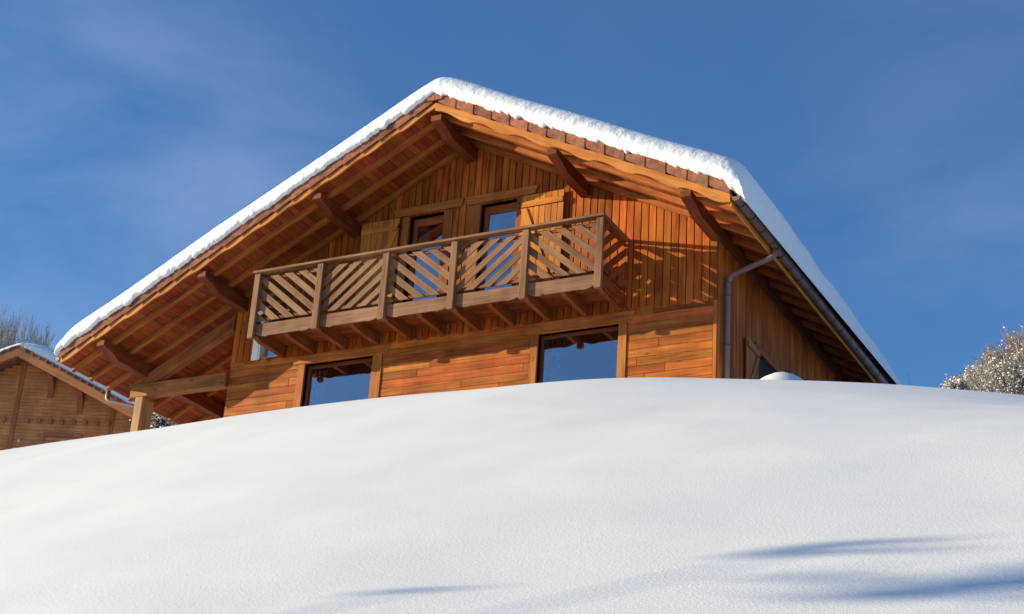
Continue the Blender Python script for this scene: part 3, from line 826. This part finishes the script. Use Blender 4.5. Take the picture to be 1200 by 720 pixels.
# ------------------------------------------------------------------ trees
def tree(name, loc, H, spread, seed, label, cat, depth=5, upright=.5, twig_mat=None, snow=0, snow_r=.06, r0=.10, nbr=(3,4), group=None, twig_r=.012, clear=.25, zmin=None, kink=.25, cs=(.5,.78), R=None):
    rnd = random.Random(seed)
    root = empty(name, loc); tag(root, label, cat, group)
    tr, tw, sn = MB(), MB(), MB()
    loc = Vector(loc)
    def branch(p, d, L, r, lv):
        n = 4 if lv > 1 else 6
        pts = [p]; q = p.copy(); dd = d.copy(); rad = [r]
        for i in range(n):
            j = Vector((rnd.gauss(0,1), rnd.gauss(0,1), rnd.gauss(0,1)))*kink*.45
            dd = (dd+j+Vector((0,0,upright*.16))).normalized(); q = q+dd*L/n; pts.append(q.copy()); rad.append(max(twig_r*.55, r*(1-.62*(i+1)/n)))
        vis = zmin is None or q.z > zmin-1.0
        if lv >= 2 and zmin is not None and q.z < zmin-2.2: return
        if lv >= depth-1:
            if vis: tw.tube([loc*0+x for x in pts[::2]], rad[::2], 3, True, False)
        else: tr.tube(pts, rad, 7 if lv == 0 else 5, True, False)
        if snow and lv >= depth-2 and vis:
            for x in pts[1:]:
                if rnd.random() < snow: sn.blob((x.x+rnd.gauss(0,.02), x.y+rnd.gauss(0,.02), x.z+snow_r*.4), snow_r*rnd.uniform(.35,1.3), .7)
        if lv >= depth: return
        k = rnd.randint(*nbr)+(3 if lv == 0 else 0)
        for b in range(k):
            f = rnd.uniform(clear if lv == 0 else .2, 1.0) if b else 1.0
            i = min(n-1, int(f*n)); fr = f*n-i
            s = pts[i].lerp(pts[i+1], min(1, fr)); a = rnd.uniform(0, 2*math.pi)
            t = (pts[i+1]-pts[i]).normalized(); o = t.orthogonal().normalized(); o2 = t.cross(o)
            ang = rnd.uniform(.35, .95)*spread*(1 if b else .35)
            nd = (t*math.cos(ang)+(o*math.cos(a)+o2*math.sin(a))*math.sin(ang)+Vector((0,0,upright*.25))).normalized()
            branch(s, nd, L*rnd.uniform(*cs), max(twig_r, rad[i]*rnd.uniform(.45,.65)), lv+1)
    branch(Vector((0,0,0)), Vector((rnd.gauss(0,.04), rnd.gauss(0,.04), 1)).normalized(), H*.5, r0, 0)
    top = max(v[2] for v in tr.v+tw.v); sc = H/top
    tv = max(tr.v+tw.v, key=lambda v: v[2]); hx, hy = tv[0]/top, tv[1]/top          # stand the crown upright over its foot
    wid = sorted(math.hypot(x-hx*z, y-hy*z) for x, y, z in tw.v)[int(len(tw.v)*.97)]*sc
    sxy = sc*(min(1, R/wid) if R else 1)
    for b in (tr, tw, sn): b.v = [((x-hx*z)*sxy, (y-hy*z)*sxy, z*sc) for x, y, z in b.v]
    obj('trunk', tr, M_BARK, root, local=True); obj('crown', tw, twig_mat or M_TWIG, root, local=True)
    if snow and sn.v: obj('snow_clumps', sn, M_CLUMP, root, local=True)
    return root
CAM = Vector((8.771186678, -22.976971303, -10.851379613))
AX = [Vector((.88932198,.45295085,.06278493)), Vector((.12785012,-.37811323,.91688861)), Vector((-.43904529,.80738214,.39417423))]
# (world position, foot on the ground, top height) measured along the photograph's sight lines
def foot(u, v, D):
    d = AX[0]*((u-600)/1955.85)+AX[1]*((360-v)/1955.85)+AX[2]; P = CAM+d*D
    gz = ground(P.x, P.y)-.1
    return (P.x, P.y, gz), P.z-gz
G1 = 'snow laden bushes and trees behind the crest at the right'
def bushy_tree(u, v, D, R, tall, n, sd, mat, snow, lab, group=G1, tw_r=.011, sn_r=.05, up=.55, name='snowy_tree'):
    """stems fanning into a dome packed with fine shoots, snow caught in the forks"""
    rnd = random.Random(sd); f, H = foot(u, v, D)
    root = empty(name, f); tag(root, lab, 'tree', group)
    tr, tw, sn = MB(), MB(), MB(); Rz = R*tall; c = Vector((0, 0, H-Rz))
    lump = lambda d: 1+.28*noise.noise(d*1.7+Vector((sd, 0, 0)))+.16*noise.noise(d*4.2+Vector((0, sd, 0)))
    for k in range(14):
        a = rnd.uniform(0, 6.283); d = Vector((math.cos(a)*rnd.uniform(.1,.8), math.sin(a)*rnd.uniform(.1,.8), rnd.uniform(.1,.9))).normalized()
        e = c+Vector((d.x*R, d.y*R, d.z*Rz))*.75; p0 = Vector((rnd.gauss(0,.12), rnd.gauss(0,.12), 0)); m1 = p0.lerp(e, .5)+Vector((-d.x*R*.2, -d.y*R*.2, .1*H))
        tr.tube([p0, p0.lerp(m1, .5), m1, m1.lerp(e, .5), e], [.09,.075,.055,.04,.022], 6)
    for k in range(n):
        d = Vector((rnd.gauss(0,1), rnd.gauss(0,1), rnd.gauss(.35,1))).normalized(); q = rnd.uniform(.35, .92)*lump(d)
        p = c+Vector((d.x*R, d.y*R, d.z*Rz))*q; g = (d+Vector((rnd.gauss(0,.35), rnd.gauss(0,.35), up+rnd.gauss(0,.25)))).normalized()
        Ls = R*rnd.uniform(.16,.34); pts = [p, p+g*Ls*.5+Vector((rnd.gauss(0,.02), rnd.gauss(0,.02), 0)), p+g*Ls+Vector((0,0,.04))]
        tw.tube(pts, [tw_r*1.3, tw_r, tw_r*.55], 3, True, False)
        for t in range(4):
            b = pts[0].lerp(pts[2], rnd.uniform(.1,.9)); h = (g+Vector((rnd.gauss(0,.7), rnd.gauss(0,.7), rnd.gauss(.2,.4)))).normalized(); Lt = Ls*rnd.uniform(.3,.6)
            tw.tube([b, b+h*Lt], [tw_r*.9, tw_r*.5], 3, True, False)
            if rnd.random() < snow*(1.15-.75*max(0, q-.45)/.5): 
                w_ = b+h*Lt*rnd.uniform(.1,.7); sn.blob((w_.x, w_.y, w_.z+sn_r*.3), sn_r*rnd.uniform(.35,1.25))
    obj('trunk', tr, M_BARK, root, local=True); obj('crown', tw, mat, root, local=True); obj('snow_clumps', sn, M_CLUMP, root, local=True)
    return root
for a in (
    (1203, 400, 62, 2.3, 1.15, 2400, 11, M_RUST, .42, 'tallest frosted tree full of snow clumps at the right edge'),
    (1246, 394, 65, 2.2, 1.2, 1300, 12, M_TWIG, .40, 'snowy tree almost wholly cut off by the right edge of the view'),
    (1168, 416, 61, 1.15, 1.3, 1100, 13, M_RUST, .42, 'snowy tree with rusty twig tips just left of the tallest frosted tree'),
    (1149, 430, 58, .85, 1.2, 800, 15, M_TWIG, .48, 'mid height snowy bush in the middle of the right hand thicket'),
    (1188, 424, 55, 1.5, .95, 1300, 16, M_TWIG, .55, 'dense snowy bush in front of the tallest frosted tree at right'),
    (1133, 440, 60, .72, 1.1, 520, 17, M_RUST, .40, 'low snowy bush second from the left end of the right hand thicket'),
    (1117, 443, 57, .50, 1.1, 380, 14, M_TWIG, .40, 'lowest snowy bush at the left end of the right hand thicket')):
    bushy_tree(*a)
f, h = foot(1066, 432, 38); tree('sapling', f, h, .8, 21, 'thin bare sapling showing its tip just right of the roof snow', 'tree', R=.55, depth=4, upright=.6, snow=.05, nbr=(3,4), twig_r=.011, r0=.05)
G2 = 'bare trees behind the far chalet'
for u, v, sd, lab in ((4, 352, 31, 'bare frosted tree with fine upright twigs at the left edge, highest behind the far chalet'),
    (26, 358, 33, 'bare frosted tree directly above the far chalet ridge'),
    (47, 372, 32, 'bare frosted tree on the right of the far chalet ridge'),
    (62, 388, 34, 'lowest bare frosted tree, beside the snowy eave of the balcony chalet')):
    f, h = foot(u, v, 78); tree('bare_tree', f, h, .7, sd, lab, 'tree', R=2.6, depth=5, upright=1.0, twig_mat=M_TWIGG, nbr=(5,6), twig_r=.016, r0=.2, group=G2, clear=.45, zmin=h*.5, cs=(.5,.7))
for a in ((197, 464, 47, .55, 1.6, 700, 41, M_BARK, .62, 'snow covered tree glimpsed behind the carport post'),
          (212, 466, 50, 1.25, 1.2, 1300, 42, M_BARK, .62, 'snow covered tree glimpsed under the carport roof, right of its post')):
    bushy_tree(*a, group='snowy trees behind the carport', tw_r=.012, sn_r=.05)

# bare trees beside the field whose tips shade the foreground snow
SUN = Vector((-2.05, -1.0, .5)).normalized()
def shade_tree(gxp, gyp, k, rad, n, sd, lab):
    """tall slender bare tree whose twiggy top throws its shadow on the snow at (gxp, gyp)"""
    rnd = random.Random(sd); gz = ground(gxp, gyp); hor = Vector((SUN.x, SUN.y, 0)).length
    P = Vector((gxp, gyp, gz))+SUN*(k/hor); fz = ground(P.x, P.y)-.1; H = P.z-fz
    root = empty('bare_tree', (P.x, P.y, fz)); tag(root, lab, 'tree', 'tall bare trees beside the snow field')
    tr, tw = MB(), MB()
    # the stem leans in from the far side of the field edge
    side = Vector((-SUN.y, SUN.x, 0)).normalized()*(-11.0); side = side if side.y < 0 else -side
    bz = ground(P.x+side.x, P.y+side.y)-.1-fz
    st = [Vector((side.x*(1-t), side.y*(1-t), bz+(H+rad*.4-bz)*t**.93)) for t in [i/12 for i in range(13)]]
    tr.tube(st, [.09,.085,.08,.07,.058,.045,.032,.022,.015,.011,.010,.010,.010], 8)
    for b in range(n):
        z = H-rad*.7+rad*1.1*rnd.random()**.8; a = rnd.uniform(0, 6.283); L = rad*rnd.uniform(.5, 1.15)
        d = Vector((math.cos(a), math.sin(a), rnd.uniform(-.1,.5))); p = Vector((0,0,z)); pts = [p]; 
        for i in range(4): d = (d+Vector((rnd.gauss(0,.16), rnd.gauss(0,.16), rnd.gauss(.05,.12)))).normalized(); p = p+d*L/4; pts.append(p.copy())
        tw.tube(pts, [.030,.026,.022,.018,.012], 5)
        for q in pts[1:]:
            for c in range(3):
                e = (d+Vector((rnd.gauss(0,.6), rnd.gauss(0,.6), rnd.gauss(0,.4)))).normalized(); tw.tube([q, q+e*L*.22, q+e*L*.38+Vector((0,0,.03))], [.016,.013,.008], 4)
    obj('trunk', tr, M_BARK, root, local=True); obj('crown', tw, M_BARK, root, local=True)
    return root
shade_tree(7.5, -15.97, 23, .46, 15, 51, 'tall bare tree with the broadest twiggy top, left of the photographer')
shade_tree(6.2, -15.42, 20, .26, 5, 52, 'tall bare tree with a small sparse top, left of the photographer')
shade_tree(4.62, -16.30, 18, .13, 2, 53, 'slender bare tree standing nearest the photographer on the left')

# ------------------------------------------------------------------ light, sky, camera
EL = math.asin(SUN.z); AZ = math.atan2(SUN.x, SUN.y)
sl = bpy.data.lights.new('sun', 'SUN'); sl.energy = 4.6; sl.angle = math.radians(.53); sl.color = (1, .865, .57)
so = bpy.data.objects.new('sun', sl); COL.objects.link(so); so.rotation_euler = SUN.to_track_quat('Z', 'Y').to_euler(); so.location = (-30, -30, 30)
w = bpy.data.worlds.new('World'); S.world = w; w.use_nodes = True; nt = w.node_tree; L = nt.links.new
bg = nt.nodes['Background']; bg.inputs[1].default_value = .111
sky = N(nt, 'ShaderNodeTexSky', sky_type='NISHITA'); sky.sun_disc = False; sky.sun_elevation = EL; sky.sun_rotation = AZ % (2*math.pi)
sky.altitude = 0; sky.air_density = 1.0; sky.dust_density = .12; sky.ozone_density = 6.0
# thin cirrus veils
tc = N(nt, 'ShaderNodeTexCoord'); mp = N(nt, 'ShaderNodeMapping'); mp.inputs['Scale'].default_value = (2.2, 2.2, 7); mp.inputs['Rotation'].default_value = (.5, -.4, 1.1)
L(tc.outputs['Generated'], mp.inputs['Vector'])
ns1 = N(nt, 'ShaderNodeTexNoise', Scale=1.6, Detail=7.0, Roughness=.55, Distortion=.5); L(mp.outputs[0], ns1.inputs['Vector'])
mr = N(nt, 'ShaderNodeMapRange'); mr.inputs['From Min'].default_value = .34; mr.inputs['From Max'].default_value = .74; mr.inputs['To Max'].default_value = .25
L(ns1.outputs[0], mr.inputs[0])
mx = N(nt, 'ShaderNodeMix', data_type='RGBA')
def lobe(v, inner, outer, amt):
    d = N(nt, 'ShaderNodeVectorMath', operation='DOT_PRODUCT'); L(tc.outputs['Generated'], d.inputs[0]); d.inputs[1].default_value = Vector(v).normalized()
    m_ = N(nt, 'ShaderNodeMapRange', interpolation_type='SMOOTHSTEP'); L(d.outputs['Value'], m_.inputs[0])
    m_.inputs['From Min'].default_value = math.cos(math.radians(outer)); m_.inputs['From Max'].default_value = math.cos(math.radians(inner)); m_.inputs['To Max'].default_value = amt
    return m_
l1 = lobe((-.70,.68,.43), 1, 13, 1.0); l2 = lobe((-.15,.86,.48), 1, 9, .40)
sm = N(nt, 'ShaderNodeMath', operation='MAXIMUM'); L(l1.outputs[0], sm.inputs[0]); L(l2.outputs[0], sm.inputs[1])
ab = N(nt, 'ShaderNodeMath', operation='MULTIPLY_ADD'); L(sm.outputs[0], ab.inputs[0]); ab.inputs[1].default_value = .92; ab.inputs[2].default_value = .08
vm = N(nt, 'ShaderNodeMath', operation='MULTIPLY'); L(mr.outputs[0], vm.inputs[0]); L(ab.outputs[0], vm.inputs[1])
L(vm.outputs[0], mx.inputs['Factor']); L(sky.outputs[0], mx.inputs['A']); mx.inputs['B'].default_value = (3.7,4.6,5.6,1)
L(mx.outputs['Result'], bg.inputs[0])

cam = bpy.data.cameras.new('camera'); cam.sensor_width = 36; cam.lens = 36*1955.85/1200; cam.clip_end = 3000; cam.clip_start = .05
co = bpy.data.objects.new('camera', cam); COL.objects.link(co)
M = Matrix(((AX[0].x, AX[1].x, -AX[2].x), (AX[0].y, AX[1].y, -AX[2].y), (AX[0].z, AX[1].z, -AX[2].z)))
co.matrix_world = Matrix.Translation(CAM) @ M.to_4x4()
S.camera = co
v = S.view_settings; v.view_transform = 'Standard'; v.look = 'None'; v.gamma = 1; v.exposure = .82; v.use_curve_mapping = False
S.cycles.max_bounces = 8; S.cycles.transparent_max_bounces = 16
